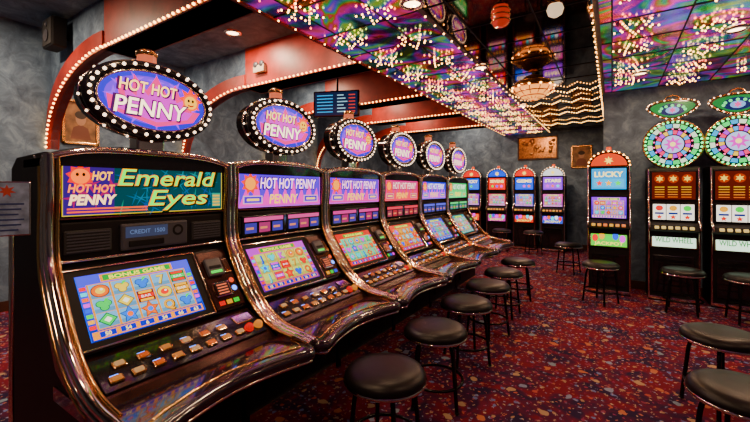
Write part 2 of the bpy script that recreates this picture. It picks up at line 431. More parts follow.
    mb.text('PENNY', -.02, -.085, .125, z0+.0036, E(.3, .0, .35, .3), ft, w=.39, off=.05, shear=.15)
    mb.text('PENNY', -.02, -.080, .115, z0+.0042, E(1, .88, .70, 3.4), ft, w=.36, off=.012, shear=.15)
    # candle (service light)
    T = Matrix.Translation((-.08, 0, 0))
    mb.lathe([(.0, 2.20), (.03, 2.195), (.05, 2.18), (.052, 2.165), (.045, 2.16)], GOLD, 20, T)
    mb.lathe([(.045, 2.16), (.047, 2.12)], E(1, .5, .35, .7), 20, T)
    mb.lathe([(.047, 2.12), (.058, 2.115), (.058, 2.08), (.05, 2.05), (.05, 2.0)], GOLD, 20, T)
    o = mb.obj('slot_machine', (-2.025, y, 0))
    return o

S1 = [(1, .70, .05), (1, .45, .05), (.15, .5, 1), (.1, .75, .3), (1, .85, .2), (.9, .15, .1), (1, 1, .9)]
themes = [
 dict(kind='em', sign=(.7, .6, .1), bg=(.08, .35, .95), cell=(.50, .80, 1), head=(1, .60, .05), gs=1.45, syms=S1),
 dict(kind='hp', sign=(.8, .3, .9), c1=(.35, .08, .85), c2=(.95, .12, .75), txt=(1, .75, .95), bg=(.65, .12, .75), cell=(.88, .95, .45), head=(.9, .4, .1), gs=1.35, band=[(.9, .3, .6), (.35, .3, .8)]),
 dict(kind='hp', sign=(.9, .3, .9), c1=(.40, .08, .85), c2=(.95, .10, .65), txt=(1, .7, .9), bg=(.75, .08, .08), cell=(.25, .9, .70), head=(.8, .15, .05), gs=1.35, band=[(.9, .2, .6), (.4, .3, .8)]),
 dict(kind='hp', sign=(1, .3, .4), c1=(.75, .05, .45), c2=(1., .18, .30), txt=(1, .75, .7), bg=(.85, .15, .04), cell=(1, .60, .20), head=(.9, .15, .05), gs=1.35, band=[(1, .25, .35), (.7, .3, .4)]),
 dict(kind='hp', sign=(.5, .5, 1), c1=(.12, .15, .95), c2=(.8, .15, .9), txt=(.9, .85, 1), bg=(.05, .25, .85), cell=(.30, .65, 1), head=(.1, .4, .9), gs=1.35, band=[(.4, .4, 1), (.4, .4, .8)]),
 dict(kind='hp', sign=(.2, .8, .5), c1=(.04, .60, .30), c2=(.3, .9, .45), txt=(.8, 1, .8), bg=(.03, .5, .5), cell=(.35, .9, .85), head=(.1, .7, .4), gs=1.35, band=[(.3, .9, .5), (.3, .6, .6)]),
]
for i, th in enumerate(themes):
    slant_machine(i, 1.0125+.905*i, th)

# ------------------------------------------------------------ upright video slot
def upright(idx, loc, rz, c):
    mb = MB(); hw = .25
    mb.prism([(-.28, 0), (-.28, 1.78), (.20, 1.78), (.20, 1.03), (.30, .99), (.32, .93), (.24, .90), (.22, .62), (.22, 0)], -hw, hw, BLACKM, SZ)
    for sg in (-1, 1):
        mb.tube([(.235, sg*.245, .03), (.235, sg*.245, .9), (.33, sg*.245, .955), (.30, sg*.245, 1.01), (.21, sg*.245, 1.05), (.21, sg*.245, 1.78)], .010, CHROME)
    mb.box((.2, -.24, .02), (.235, .24, .06), CHROME, .006)
    mb.box((.21, -.2, .12), (.232, .2, .56), BLACKG, .01)
    f0 = frame((.232, 0, .775), (-.02, 0, .28))
    mb.box((-.225, -.12, -.01), (.225, .12, .006), CHROME, .006, f0)
    mb.rect(-.21, -.108, .21, .108, .007, E(*c[2], 1.3), f0)
    for k in range(5):
        mb.disc(-.16+k*.08, .0+.03*(k % 2), .035, .05, .0075+k*.0002, E(*BR[(k+idx) % 8], 1.5), f0, 14)
    mb.text('JACKPOT', 0, -.09, .06, .009, E(1, .9, .3, 2.), f0, w=.34, off=.02)
    fbt = frame((.315, 0, .965), (-.05, 0, .04))
    for k in range(6):
        mb.box((-.20+k*.07, -.02, -.01), (-.155+k*.07, .015, .014), E(1, .75-.1*(k % 3), .3, .9), .005, fbt)
    f1 = frame((.202, 0, 1.2), (0, 0, 1))
    mb.box((-.225, -.165, -.01), (.225, .165, .008), BLACKG, .006, f1)
    S = f1 @ Matrix.Translation((0, 0, .009))
    reel_screen(mb, S, -.205, -.145, .205, .145, c[1], (.7, .6, .95), 1.6, (1, .6, .8), seed=idx+20, side=False)
    f2 = frame((.202, 0, 1.60), (0, 0, 1))
    mb.box((-.225, -.165, -.01), (.225, .165, .008), BLACKG, .006, f2)
    mb.rect(-.205, -.145, .205, .145, .009, E(*c[0], 1.3), f2)
    mb.rect(-.18, -.12, .18, .0, .0095, E(*[min(1, x*1.2+.05) for x in c[0]], 1.3), f2)
    mb.text(c[4], 0, .03, .10, .010, E(1, .9, .5, 2.4), f2, w=.34, off=.03)
    for k in range(3): mb.star(-.11+k*.11, -.06, .045, .02, 5, .0102, E(*BR[(k+idx) % 7], 1.7), f2)
    n = 18
    arc = [(hw*math.cos(PI*i/n), 1.78+.20*math.sin(PI*i/n)) for i in range(n+1)]
    mb.prism(arc, -.05, .20, BLACKG, YZ)
    mb.poly([(a*.86, (b-1.78)*.86+.005) for a, b in arc], .002, E(*c[3], 1.3), frame((.20, 0, 1.78), (0, 0, 1)))
    mb.star(0, .075, .06, .025, 7, .004, E(1, .85, .3, 2.2), frame((.20, 0, 1.78), (0, 0, 1)))
    mb.tube([(.2, a, b) for a, b in arc], .012, GOLD)
    for i in range(13):
        q = PI*i/12
        mb.ball((.215, hw*.98*math.cos(q), 1.785+.20*math.sin(q)), .011, BULB if c[5] else BULBW)
    mb.lathe([(0, 2.06), (.03, 2.055), (.035, 2.0), (.035, 1.96)], E(1, .35, .1, 1.2), 14, Matrix.Translation((.05, 0, 0)))
    return mb.obj('upright_slot_machine', loc, rz)

# ------------------------------------------------------------ wheel machine
def wheel_machine(idx, loc, rz):
    mb = MB(); hw = .26
    mb.prism([(-.28, 0), (-.28, 1.74), (.16, 1.74), (.20, 1.70), (.20, 1.03), (.30, .99), (.32, .93), (.24, .90), (.22, .62), (.22, 0)], -hw, hw, BLACKM, SZ)
    for sg in (-1, 1):
        mb.tube([(.235, sg*.255, .03), (.235, sg*.255, .9), (.33, sg*.255, .955), (.30, sg*.255, 1.01), (.21, sg*.255, 1.05), (.21, sg*.255, 1.72)], .011, CHROME)
    mb.box((.2, -.25, .02), (.235, .25, .06), CHROME, .006)
    mb.box((.21, -.21, .12), (.232, .21, .60), BLACKG, .01)
    f0 = frame((.232, 0, .80), (-.02, 0, .2))
    mb.box((-.235, -.10, -.01), (.235, .10, .006), GOLD, .006, f0)
    mb.rect(-.22, -.088, .22, .088, .007, E(.85, .97, .85, 1.8), f0)
    mb.text('WILD WHEEL', 0, -.03, .09, .008, E(.1, .5, .2, .8), f0, w=.38, off=.02)
    fbt = frame((.315, 0, .965), (-.05, 0, .04))
    for k in range(6):
        mb.box((-.20+k*.07, -.02, -.01), (-.155+k*.07, .015, .014), E(1, .85, .5, .9), .005, fbt)
    f1 = frame((.202, 0, 1.16), (0, 0, 1))
    mb.box((-.235, -.12, -.01), (.235, .12, .008), BLACKG, .006, f1)
    for k in range(3):
        a = -.21+k*.142
        mb.rect(a, -.10, a+.134, .10, .009, E(1, .96, .88, 1.6), f1)
        mb.disc(a+.067, .05, .04, .035, .0095, E(*BR[(k+idx) % 3], 1.2), f1, 14)
        mb.rect(a+.02, -.03, a+.114, -.005, .0095, E(.1, .1, .3, .8), f1)
        mb.star(a+.067, -.065, .035, .016, 5, .0095, E(.8, .1, .1, 1.3), f1)
    f2 = frame((.202, 0, 1.50), (0, 0, 1))
    mb.box((-.235, -.19, -.01), (.235, .19, .008), BLACKG, .006, f2)
    mb.rect(-.22, -.175, .22, .175, .009, E(.25, .08, .04, .4), f2)
    for k in range(3):
        mb.disc(-.14+k*.14, .09, .055, .055, .0095+k*.0001, E(.9, .30, .05, .5), f2, 18); mb.star(-.14+k*.14, .09, .045, .02, 6, .0102, E(1, .85, .3, 1.3), f2)
    for k in range(5):
        for q in range(3):
            mb.rect(-.19+q*.135, -.15+k*.032, -.09+q*.135, -.140+k*.032, .0095, E(1, .5+.08*k, .15, .9), f2)
    # wheel
    cz = 2.04; R = .32; N = 40
    circ = lambda r: [(r*math.cos(2*PI*i/N), cz+r*math.sin(2*PI*i/N)) for i in range(N)]
    mb.box((-.05, -.08, 1.70), (.08, .08, 1.80), BLACKM, .01)
    mb.prism(circ(R), .04, .15, BLACKG, YZ, smooth=True)
    mb.tube([(.155, a, b) for a, b in circ(R-.012)], .014, GOLD, 8, True)
    fw = frame((.156, 0, cz), (0, 0, 1))
    ns = 20
    for k in range(ns):
        q0 = 2*PI*(k+.07)/ns; q1 = 2*PI*(k+.93)/ns
        for (r0, r1, cl) in ((.215, .265, [(.15, .85, .4), (.85, .95, .8), (.1, .6, .8)][k % 3]), (.13, .18, [(1, .2, .45), (.3, .7, 1), (1, .8, .2), (.7, .2, .9)][k % 4])):
            mb.poly([(r0*math.cos(q0), r0*math.sin(q0)), (r1*math.cos(q0), r1*math.sin(q0)), (r1*math.cos(q1), r1*math.sin(q1)), (r0*math.cos(q1), r0*math.sin(q1))], .003, E(*cl, 1.4), fw)
    mb.disc(0, 0, .115, .115, .004, E(.75, .8, 1, 1.3), fw, 24); mb.star(0, 0, .105, .05, 8, .006, E(.8, .15, .7, 1.4), fw)
    mb.disc(0, 0, .03, .03, .008, E(1, .9, .5, 1.8), fw, 14)
    for k in range(36):
        q = 2*PI*k/36
        mb.ball((.172, .288*math.cos(q), cz+.288*math.sin(q)), .014, BULBG)
        if k % 2: mb.ball((.166, .198*math.cos(q), cz+.198*math.sin(q)), .010, BULBP)
    # emblem on top
    ez = 2.50
    mb.tube([(.09, 0, 2.34), (.09, 0, 2.42)], .03, CHROME)
    el = [(.27*math.cos(2*PI*i/N)*(1-.25*max(0, -math.sin(2*PI*i/N))), ez+.125*math.sin(2*PI*i/N)+.03*math.cos(2*PI*i/N)**2) for i in range(N)]
    mb.prism(el, .05, .12, BLACKG, YZ, smooth=True)
    mb.tube([(.12, a, b) for a, b in el], .012, GOLD, 8, True)
    fe = frame((.122, 0, ez), (0, 0, 1))
    mb.poly([(a*.86, (b-ez)*.82) for a, b in el], .001, E(.04, .35, .18, .6), fe)
    mb.disc(0, 0, .14, .08, .002, E(.03, .08, .2, .5), fe)
    for k in range(7):
        q = PI*k/6
        mb.disc(.13*math.cos(q), -.01+.06*math.sin(q), .018, .018, .003, E(.3, .9, .5, 1.5), fe, 10)
    mb.disc(0, -.01, .07, .045, .0035, E(.5, .7, .95, 1.1), fe); mb.star(0, -.01, .045, .02, 6, .004, E(.9, .3, .6, 1.3), fe)
    for a, b in el[::2]: mb.ball((.135, a, b), .009, BULBW)
    mb.tube([(.09, -.10, 2.61), (.09, -.06, 2.67), (.09, 0, 2.69), (.09, .06, 2.67), (.09, .10, 2.61)], .012, GOLD)
    return mb.obj('wheel_slot_machine', loc, rz)

F = -PI/2
upright(0, (-.04, 6.30, 0), F, [(.05, .60, .85), (.40, .12, .85), (.35, .8, .2), (.8, .25, .1), 'LUCKY', True])
for i, x in enumerate((.665, 1.29, 1.915)):
    wheel_machine(i, (x, 6.30, 0), F)
fc = [[(.1, .35, .9), (.3, .1, .6), (.8, .2, .1), (.9, .1, .1), 'LUCKY', False],
      [(.9, .1, .15), (.9, .4, .4), (.6, .1, .5), (.1, .3, .9), 'SEVENS', False],
      [(.1, .3, .9), (.2, .5, .9), (.8, .1, .2), (.9, .1, .2), 'GEMS', False],
      [(.55, .2, .9), (.9, .3, .7), (.1, .3, .8), (.9, .9, .9), 'STARS', False]]
for i, x in enumerate((-3.11, -2.45, -1.8, -1.17)):
    upright(i+1, (x, 9.75, 0), F, fc[i])

# ------------------------------------------------------------ stools
def stool(loc, rz):
    mb = MB()
    mb.lathe([(0, .530), (.10, .529), (.165, .522), (.197, .508), (.213, .485), (.213, .462), (.204, .450), (0, .450)], VINYL, 36)
    mb.lathe([(.206, .450), (.217, .454), (.219, .462), (.215, .468)], CHROME, 36)
    mb.lathe([(0, .425), (.13, .425), (.14, .45)], IRON, 24)
    for k in range(4):
        q = PI/4+k*PI/2
        c, s_ = math.cos(q), math.sin(q)
        mb.tube(smoothpath([(c*.11, s_*.11, .44), (c*.155, s_*.155, .40), (c*.175, s_*.175, .25), (c*.20, s_*.20, .012)], 4), .0125, IRON, 8)
        mb.ball((c*.20, s_*.20, .014), .017, BLACKM, sc3=(1, 1, .8))
    mb.tube([(.183*math.cos(2*PI*i/28), .183*math.sin(2*PI*i/28), .16) for i in range(28)], .010, IRON, 8, True)
    return mb.obj('bar_stool', (loc[0], loc[1], 0), rz)
for i, p in enumerate([(-1.00, 1.66), (-1.02, 2.36), (-1.04, 3.06), (-1.05, 3.74), (-1.06, 4.42), (-1.06, 5.2), (-1.0, .90),
                       (-.125, 5.56), (.70, 5.62), (1.25, 5.56), (.60, 3.26), (.525, 2.41), (-.64, 7.26), (-2.2, 9.0), (-1.5, 9.0)]):
    stool(p, i*.37)

# ------------------------------------------------------------ room shell
def wallmat():
    m = bpy.data.materials.new('blue_grey_plaster'); m.use_nodes = True; nt = m.node_tree; b = nt.nodes['Principled BSDF']
    tc = nt.nodes.new('ShaderNodeTexCoord')
    n = nt.nodes.new('ShaderNodeTexNoise'); n.inputs['Scale'].default_value = 4.5; n.inputs['Detail'].default_value = 9; n.inputs['Roughness'].default_value = .7
    n.inputs['Distortion'].default_value = .6
    nt.links.new(tc.outputs['Object'], n.inputs['Vector'])
    r = nt.nodes.new('ShaderNodeValToRGB'); e = r.color_ramp.elements
    e[0].position = .32; e[0].color = (.045, .075, .13, 1); e[1].position = .68; e[1].color = (.20, .30, .42, 1)
    x = e.new(.5); x.color = (.10, .16, .25, 1)
    nt.links.new(n.outputs['Fac'], r.inputs['Fac']); nt.links.new(r.outputs['Color'], b.inputs['Base Color'])
    b.inputs['Roughness'].default_value = .75
    bp = nt.nodes.new('ShaderNodeBump'); bp.inputs['Strength'].default_value = .2
    nt.links.new(n.outputs['Fac'], bp.inputs['Height']); nt.links.new(bp.outputs['Normal'], b.inputs['Normal'])
    return m
WALL = wallmat()

def carpet():
    m = bpy.data.materials.new('patterned_carpet'); m.use_nodes = True; nt = m.node_tree; b = nt.nodes['Principled BSDF']
    L = nt.links; N = nt.nodes.new
    tc = N('ShaderNodeTexCoord')
    n = N('ShaderNodeTexNoise'); n.inputs['Scale'].default_value = 3.2; n.inputs['Detail'].default_value = 3; n.inputs['Distortion'].default_value = 1.5
    L.new(tc.outputs['Object'], n.inputs['Vector'])
    r = N('ShaderNodeValToRGB'); e = r.color_ramp.elements
    e[0].position = .38; e[0].color = (.022, .010, .042, 1); e[1].position = .58; e[1].color = (.15, .008, .020, 1)
    x = e.new(.48); x.color = (.075, .009, .036, 1)
    L.new(n.outputs['Fac'], r.inputs['Fac'])
    cur = r.outputs['Color']
    for scale, th, cols in ((9., .10, [(.38, .07, .05), (.12, .15, .36), (.32, .19, .12), (.20, .03, .07)]), (24., .12, [(.40, .14, .09), (.22, .24, .42), (.42, .30, .22), (.22, .03, .10)]), (4.2, .09, [(.20, .23, .36), (.42, .13, .06), (.18, .24, .32), (.38, .25, .14)])):
        v = N('ShaderNodeTexVoronoi'); v.inputs['Scale'].default_value = scale; v.voronoi_dimensions = '2D'
        nn = N('ShaderNodeTexNoise'); nn.inputs['Scale'].default_value = scale*2.5
        mx = N('ShaderNodeMix'); mx.data_type = 'VECTOR'; mx.inputs[0].default_value = .045 if scale > 5 else .09
        L.new(tc.outputs['Object'], nn.inputs['Vector']); L.new(tc.outputs['Object'], mx.inputs[4]); L.new(nn.outputs['Color'], mx.inputs[5])
        L.new(mx.outputs[1], v.inputs['Vector'])
        lt = N('ShaderNodeMath'); lt.operation = 'LESS_THAN'; lt.inputs[1].default_value = th*1.25; L.new(v.outputs['Distance'], lt.inputs[0])
        sp = N('ShaderNodeSeparateColor'); L.new(v.outputs['Color'], sp.inputs[0])
        cr = N('ShaderNodeValToRGB'); cr.color_ramp.interpolation = 'CONSTANT'; ee = cr.color_ramp.elements
        ee[0].color = (*cols[0], 1); ee[0].position = 0; ee[1].position = .25; ee[1].color = (*cols[1], 1)
        for k in (2, 3):
            y_ = ee.new(.25*k); y_.color = (*cols[k], 1)
        L.new(sp.outputs[0], cr.inputs['Fac'])
        mc = N('ShaderNodeMix'); mc.data_type = 'RGBA'
        L.new(lt.outputs[0], mc.inputs[0]); L.new(cur, mc.inputs[6]); L.new(cr.outputs['Color'], mc.inputs[7]); cur = mc.outputs[2]
    L.new(cur, b.inputs['Base Color']); b.inputs['Roughness'].default_value = .9
    b.inputs['Specular IOR Level'].default_value = .1
    return m

def holo(name, emi):
    m = bpy.data.materials.new(name); m.use_nodes = True; nt = m.node_tree; b = nt.nodes['Principled BSDF']
    L = nt.links; N = nt.nodes.new
    tc = N('ShaderNodeTexCoord')
    sn = N('ShaderNodeVectorMath'); sn.operation = 'SNAP'; sn.inputs[1].default_value = (.55, .55, 10)
    L.new(tc.outputs['Object'], sn.inputs[0])
    wn = N('ShaderNodeTexWhiteNoise'); L.new(sn.outputs[0], wn.inputs['Vector'])
    sc_ = N('ShaderNodeVectorMath'); sc_.operation = 'SCALE'; sc_.inputs['Scale'].default_value = .55; L.new(wn.outputs['Color'], sc_.inputs[0])
    ad = N('ShaderNodeVectorMath'); L.new(tc.outputs['Object'], ad.inputs[0]); L.new(sc_.outputs[0], ad.inputs[1])
    n = N('ShaderNodeTexNoise'); n.inputs['Scale'].default_value = 1.5; n.inputs['Detail'].default_value = 2; n.inputs['Distortion'].default_value = 1.8
    L.new(ad.outputs[0], n.inputs['Vector'])
    r = N('ShaderNodeValToRGB'); e = r.color_ramp.elements
    pts = [(.22, (.0, .25, .06)), (.32, (.25, .50, .02)), (.40, (.01, .30, .25)), (.46, (.16, .03, .65)), (.52, (.80, .01, .40)), (.58, (.60, .06, .01)), (.64, (.02, .45, .05)), (.72, (.12, .05, .75)), (.80, (.8, .25, .03))]
    e[0].position, e[0].color = pts[0][0], (*pts[0][1], 1); e[1].position, e[1].color = pts[-1][0], (*pts[-1][1], 1)
    for p, c in pts[1:-1]:
        k = e.new(p); k.color = (*c, 1)
    L.new(n.outputs['Fac'], r.inputs['Fac'])
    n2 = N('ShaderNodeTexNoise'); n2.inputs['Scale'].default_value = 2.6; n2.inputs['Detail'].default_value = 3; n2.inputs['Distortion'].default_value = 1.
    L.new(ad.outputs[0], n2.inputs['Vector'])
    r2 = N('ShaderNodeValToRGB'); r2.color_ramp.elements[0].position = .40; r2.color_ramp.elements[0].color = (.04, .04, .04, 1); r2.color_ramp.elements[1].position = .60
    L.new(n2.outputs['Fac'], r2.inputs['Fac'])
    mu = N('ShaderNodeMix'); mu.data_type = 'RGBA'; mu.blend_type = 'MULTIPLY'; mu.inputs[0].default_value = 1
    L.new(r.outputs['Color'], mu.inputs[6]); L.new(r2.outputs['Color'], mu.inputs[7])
    L.new(mu.outputs[2], b.inputs['Emission Color']); b.inputs['Emission Strength'].default_value = emi  # foil emits its colours in patches, painting in the light it would catch
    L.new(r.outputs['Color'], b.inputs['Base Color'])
    b.inputs['Metallic'].default_value = 1.; b.inputs['Roughness'].default_value = .14
    return m
HOLO_GLOW = holo('self_lit_holographic_foil', .60)
DARKMIR = pm('dark_mirror_tile', (.22, .13, .08), .05, 1., noise=.5, nscale=3)

def shell(name, lo, hi, mat):
    mb = MB(); mb.box(lo, hi, mat); return mb.obj(name)
XL, XR, Y0, Y1, YR = -6.1, 3.5, -3.0, 10.25, 6.62
shell('floor', (XL-.1, Y0-.1, -.1), (XR+.1, Y1+.1, 0), carpet())
shell('wall_left', (XL-.12, Y0, 0), (XL, Y1, 3.6), WALL)
shell('wall_far', (XL, Y1, 0), (.02, Y1+.12, 3.6), WALL)
shell('wall_right_alcove', (-.11, YR+.12, 0), (.01, Y1, 2.93), WALL)
shell('wall_right_machines', (-.11, YR, 0), (XR, YR+.12, 2.93), WALL)
shell('wall_right', (XR, Y0, 0), (XR+.12, YR+.12, 3.0), WALL)
shell('wall_near', (XL, Y0-.12, 0), (XR, Y0, 3.6), WALL)
shell('ceiling_upper', (XL, Y0, 3.5), (-2.43, Y1, 3.6), WALL)
shell('ceiling_foil_aisle', (-2.43, Y0, 2.92), (-1.32, Y1, 3.0), HOLO_GLOW)
shell('ceiling_dark_mirror', (-1.32, Y0, 2.92), (-.11, Y1, 3.0), DARKMIR)
shell('ceiling_foil_side', (-.11, Y0, 2.92), (XR, YR, 3.0), HOLO_GLOW)
shell('trim_ceiling_step', (-2.46, Y0, 2.90), (-2.43, Y1, 3.5), MAROON)
mb = MB()
mb.box((XL, Y1-.02, 0), (-.11, Y1, .12), WOOD); mb.obj('baseboard_far')
mb = MB(); mb.box((-.11, YR-.02, 0), (XR, YR, .12), WOOD); mb.obj('baseboard_right')
mb = MB(); mb.box((XL, Y0, 0), (XL+.02, Y1-.02, .12), WOOD); mb.obj('baseboard_left')
# tile grid
mb = MB(); g = .55
y = math.ceil(Y0/g)*g
while y < Y1:
    mb.box((-2.43, y-.006, 2.914), (-.11, y+.006, 2.92), BLACKM)
    if y < YR: mb.box((-.11, y-.006, 2.914), (XR, y+.006, 2.92), BLACKM)
    y += g
x = -4*g
while x < XR:
    mb.box((x-.006, Y0, 2.914), (x+.006, YR if x > -.11 else Y1, 2.92), BLACKM); x += g
for x in (-1.32, -.11): mb.box((x-.02, Y0, 2.910), (x+.02, YR if x > -.2 else Y1, 2.92), WOOD)
mb.obj('trim_ceiling_grid')

# ------------------------------------------------------------ maroon beams w/ curved brackets
def beam(y):
    mb = MB()
    mb.box((-4.5, y, 2.92), (-2.46, y+.30, 3.5), MAROON)
    arc = []
    for i in range(13):
        q = PI/2*i/12
        arc.append((-4.5-1.6*math.sin(q), 2.92-.95*(1-math.cos(q))))
    mb.prism(arc+[(XL, 3.5), (-4.5, 3.5)], y+.02, y+.10, WALL, XZ)
    band = [(a, b) for a, b in arc]+[(a, b+.20+.12*i/12) for i, (a, b) in reversed(list(enumerate(arc)))]
    mb.prism(band, y-.02, y+.11, MAROON, XZ)
    mb.box((-4.52, y-.02, 2.92), (-2.46, y+.32, 2.96), MAROON)
    xx = -2.52
    while xx > -4.5:
        mb.ball((xx, y-.03, 2.935), .0135, BULB); xx -= .075
    for i in range(28):
        q = PI/2*i/27
        mb.ball((-4.5-1.58*math.sin(q), y-.03, 2.945-.95*(1-math.cos(q))), .0135, BULB)
    return mb.obj('arched_beam')
for y in (1.74, 3.52, 5.3, 6.9, 8.5): beam(y)

# ------------------------------------------------------------ fairy lights in star shapes on ceiling
mb = MB(); rnd = random.Random(11); ZL = 2.878
def starlights(cx, cy, R, n=5, rb=.0098):
    rot = rnd.uniform(0, 6); pts = []
    for i in range(2*n):
        rr = R if i % 2 == 0 else R*.42
        pts.append(Vector((cx+rr*math.cos(rot+PI*i/n), cy+rr*math.sin(rot+PI*i/n), ZL)))
    for i in range(2*n):
        a = pts[i]; b = pts[(i+1) % (2*n)]
        for t in (0, .5): mb.ball(tuple(a.lerp(b, t)), rb, BULB)
    mb.tube([tuple(p) for p in pts], .003, BLACKM, 4, True)
yy = .9
while yy < 9.9:
    starlights(-2.12, yy, .17, 6)
    starlights(-1.62, yy+.33, .17, 5)
    yy += .66
yy = 1.9
while yy < 6.4:
    for k, cx in enumerate((.18, .78, 1.4, 2.0)): 
        starlights(cx, yy+.33*(k % 2)+rnd.uniform(-.05, .05), .17, 5+k % 2)
    yy += .68
# zig-zag bulbs added across the dark mirror, standing in for fixtures and reflections
for yb in (5.9, 6.6, 7.6, 8.8):
    prev = None
    for i in range(9):
        p = Vector((-1.28+.145*i, yb+(.22 if i % 2 else 0), ZL))
        if prev is not None:
            for t in (0, .25, .5, .75): mb.ball(tuple(prev.lerp(p, t)), .0095, BULB)
        prev = p
for xb in (-2.38, -1.30, -.14):
    yq = 1.0 if xb < -2 else (2.6 if xb < -1 else 3.2)
    while yq < 10.1:
        mb.ball((xb, yq, ZL), .009, BULB); yq += .16 if xb > -1 else .2
mb.obj('fairy_lights')

# ------------------------------------------------------------ fixtures
LAMPGLASS = pm('lamp_glass', (1, .9, .75), .3, 0, (1, .62, .30), 12.)
WS = .56
def fill_downlight(x, y, z, watt, col=(1, .62, .36), r=.07):  # mostly added fill lamps with invented fixture rims, beside the ceiling's real spotlights
    mb = MB()
    mb.lathe([(r+.03, 0), (r+.03, -.015), (r, -.022), (r-.005, -.006)], CHROME, 24)
    mb.lathe([(0, -.007), (r-.004, -.007)], LAMPGLASS, 24)
    o = mb.obj('ceiling_fill_downlight', (x, y, z))
    l = bpy.data.lights.new('lamp', 'AREA'); l.shape = 'DISK'; l.size = r*2; l.energy = watt*WS; l.color = col
    lo = bpy.data.objects.new('lamp', l); sc.collection.objects.link(lo); lo.parent = o; lo.location = (0, 0, -.03)
for (x, y, w) in ((-1.32, .9, 30), (-1.32, 2.6, 24), (-1.32, 4.4, 26), (-1.32, 6.8, 36), (-1.5, 8.9, 60), (.95, 1.6, 22), (.95, 4.6, 36), (.3, 5.7, 34), (1.6, 5.7, 34), (2.6, 3, 20), (-.5, -.6, 24), (-2.0, 0.1, 22)):
    fill_downlight(x, y, 2.914, w)
for (x, y, w) in ((-4.16, 3.06, 80), (-4.6, 4.7, 70), (-5.1, .75, 120), (-4.2, 6.3, 60), (-4.2, 8.0, 55), (-3.3, 9.5, 60), (-3.2, 2.6, 60), (-5.6, 2.6, 50)):
    fill_downlight(x, y, 3.5, w, (1, .70, .46), .08)

# pendant jar lamp
mb = MB()
mb.tube([(0, 0, 0), (0, 0, -.08)], .008, IRON)
mb.lathe([(.02, -.06), (.05, -.07), (.06, -.09)], GOLD, 20)
mb.lathe([(.055, -.09), (.065, -.12), (.065, -.19), (.05, -.23), (0, -.24)], pm('red_glass', (.35, .03, .02), .15, 0, (.8, .04, .01), .5), 20)
for z in (-.12, -.16, -.2):
    mb.tube([(.067*math.cos(2*PI*i/20), .067*math.sin(2*PI*i/20), z) for i in range(20)], .006, GOLD, 6, True)
mb.obj('pendant_lantern', (-.71, 2.87, 2.92))
mb = MB()
mb.lathe([(.02, 0), (.05, -.01), (.055, -.03)], CHROME, 24)
mb.lathe([(.05, -.03), (.062, -.06), (.05, -.10), (.02, -.12), (0, -.122)], pm('opal_glass', (.8, .75, .65), .3, 0, (1, .72, .42), 1.0), 24)
mb.obj('globe_ceiling_light', (-.375, 3.20, 2.92))
# chandelier
mb = MB(); BRZ = pm('bronze_ornate', (.45, .20, .06), .3, .9, noise=.5, nscale=30)
mb.tube([(0, 0, 0), (0, 0, -.08)], .015, GOLD)
mb.lathe([(.05, -.03), (.10, -.05), (.13, -.09), (.20, -.12), (.24, -.17), (.235, -.2)], BRZ, 28)
mb.lathe([(.225, -.19), (.20, -.25), (.14, -.30), (.06, -.33), (0, -.335)], pm('amber_glass', (.5, .2, .05), .3, 0, (1, .32, .05), 2.2), 28)
for z, r in ((-.12, .2), (-.18, .245), (-.25, .205), (-.30, .145)):
    mb.tube([(r*math.cos(2*PI*i/28), r*math.sin(2*PI*i/28), z) for i in range(28)], .008, GOLD, 6, True)
for i in range(12):
    q = 2*PI*i/12
    mb.tube(smoothpath([(.12*math.cos(q), .12*math.sin(q), -.08), (.235*math.cos(q), .235*math.sin(q), -.17), (.205*math.cos(q), .205*math.sin(q), -.25), (.06*math.cos(q), .06*math.sin(q), -.33)], 3), .006, GOLD, 6)
    mb.ball((.25*math.cos(q), .25*math.sin(q), -.19), .014, BULB)
mb.ball((0, 0, -.35), .022, GOLD)
mb.obj('chandelier', (-.84, 5.0, 2.92))
# dome security camera
mb = MB()
mb.lathe([(.07, 0), (.075, -.03), (.06, -.045)], GREY, 22)
mb.lathe([(.058, -.04), (.05, -.08), (.025, -.105), (0, -.11)], pm('smoked_dome', (.05, .10, .14), .05, 0, coat=1), 22)
mb.obj('security_camera', (-.13, 2.72, 2.910))
# bracket security camera
mb = MB(); IVORY = pm('ivory_plastic', (.45, .38, .28), .4)
mb.tube([(0, 0, 0), (0, 0, -.10)], .014, GREY)
mb.box((-.03, -.11, -.15), (.03, .05, -.09), IVORY, .012)
mb.lathe([(0, 0), (.024, 0), (.026, .02), (.03, .05)], BLACKM, 16, Matrix.Translation((0, -.15, -.12)) @ Matrix.Rotation(-PI/2, 4, 'X'))
mb.obj('security_camera', (-3.05, 2.95, 3.5), .5)
# wall speaker
mb = MB()
mb.box((-.15, -.14, -.17), (.15, .0, .17), BLACKM, .015)
mb.box((-.13, -.15, -.15), (.13, -.14, .15), SPK, .005)
mb.lathe([(0, .004), (.055, .0), (.07, .010)], GREY, 20, Matrix.Translation((0, -.15, -.04)) @ Matrix.Rotation(PI/2, 4, 'X'))
mb.lathe([(0, .004), (.025, .0), (.03, .008)], GREY, 16, Matrix.Translation((0, -.15, .09)) @ Matrix.Rotation(PI/2, 4, 'X'))
mb.box((-.02, 0, -.03), (.02, .06, .03), IRON)
mb.obj('wall_speaker', (-5.5, 1.70, 3.27))
# emergency light
mb = MB()
mb.box((-.11, -.04, -.05), (.11, .02, .05), IVORY, .01)
for k in (-1, 1):
    mb.lathe([(0, .0), (.04, .0), (.045, -.02), (.03, -.05), (0, -.055)], GREY, 16, Matrix.Translation((k*.06, -.045, .06)) @ Matrix.Rotation(PI/2, 4, 'X'))
mb.obj('emergency_light', (-4.15, 3.50, 3.14))
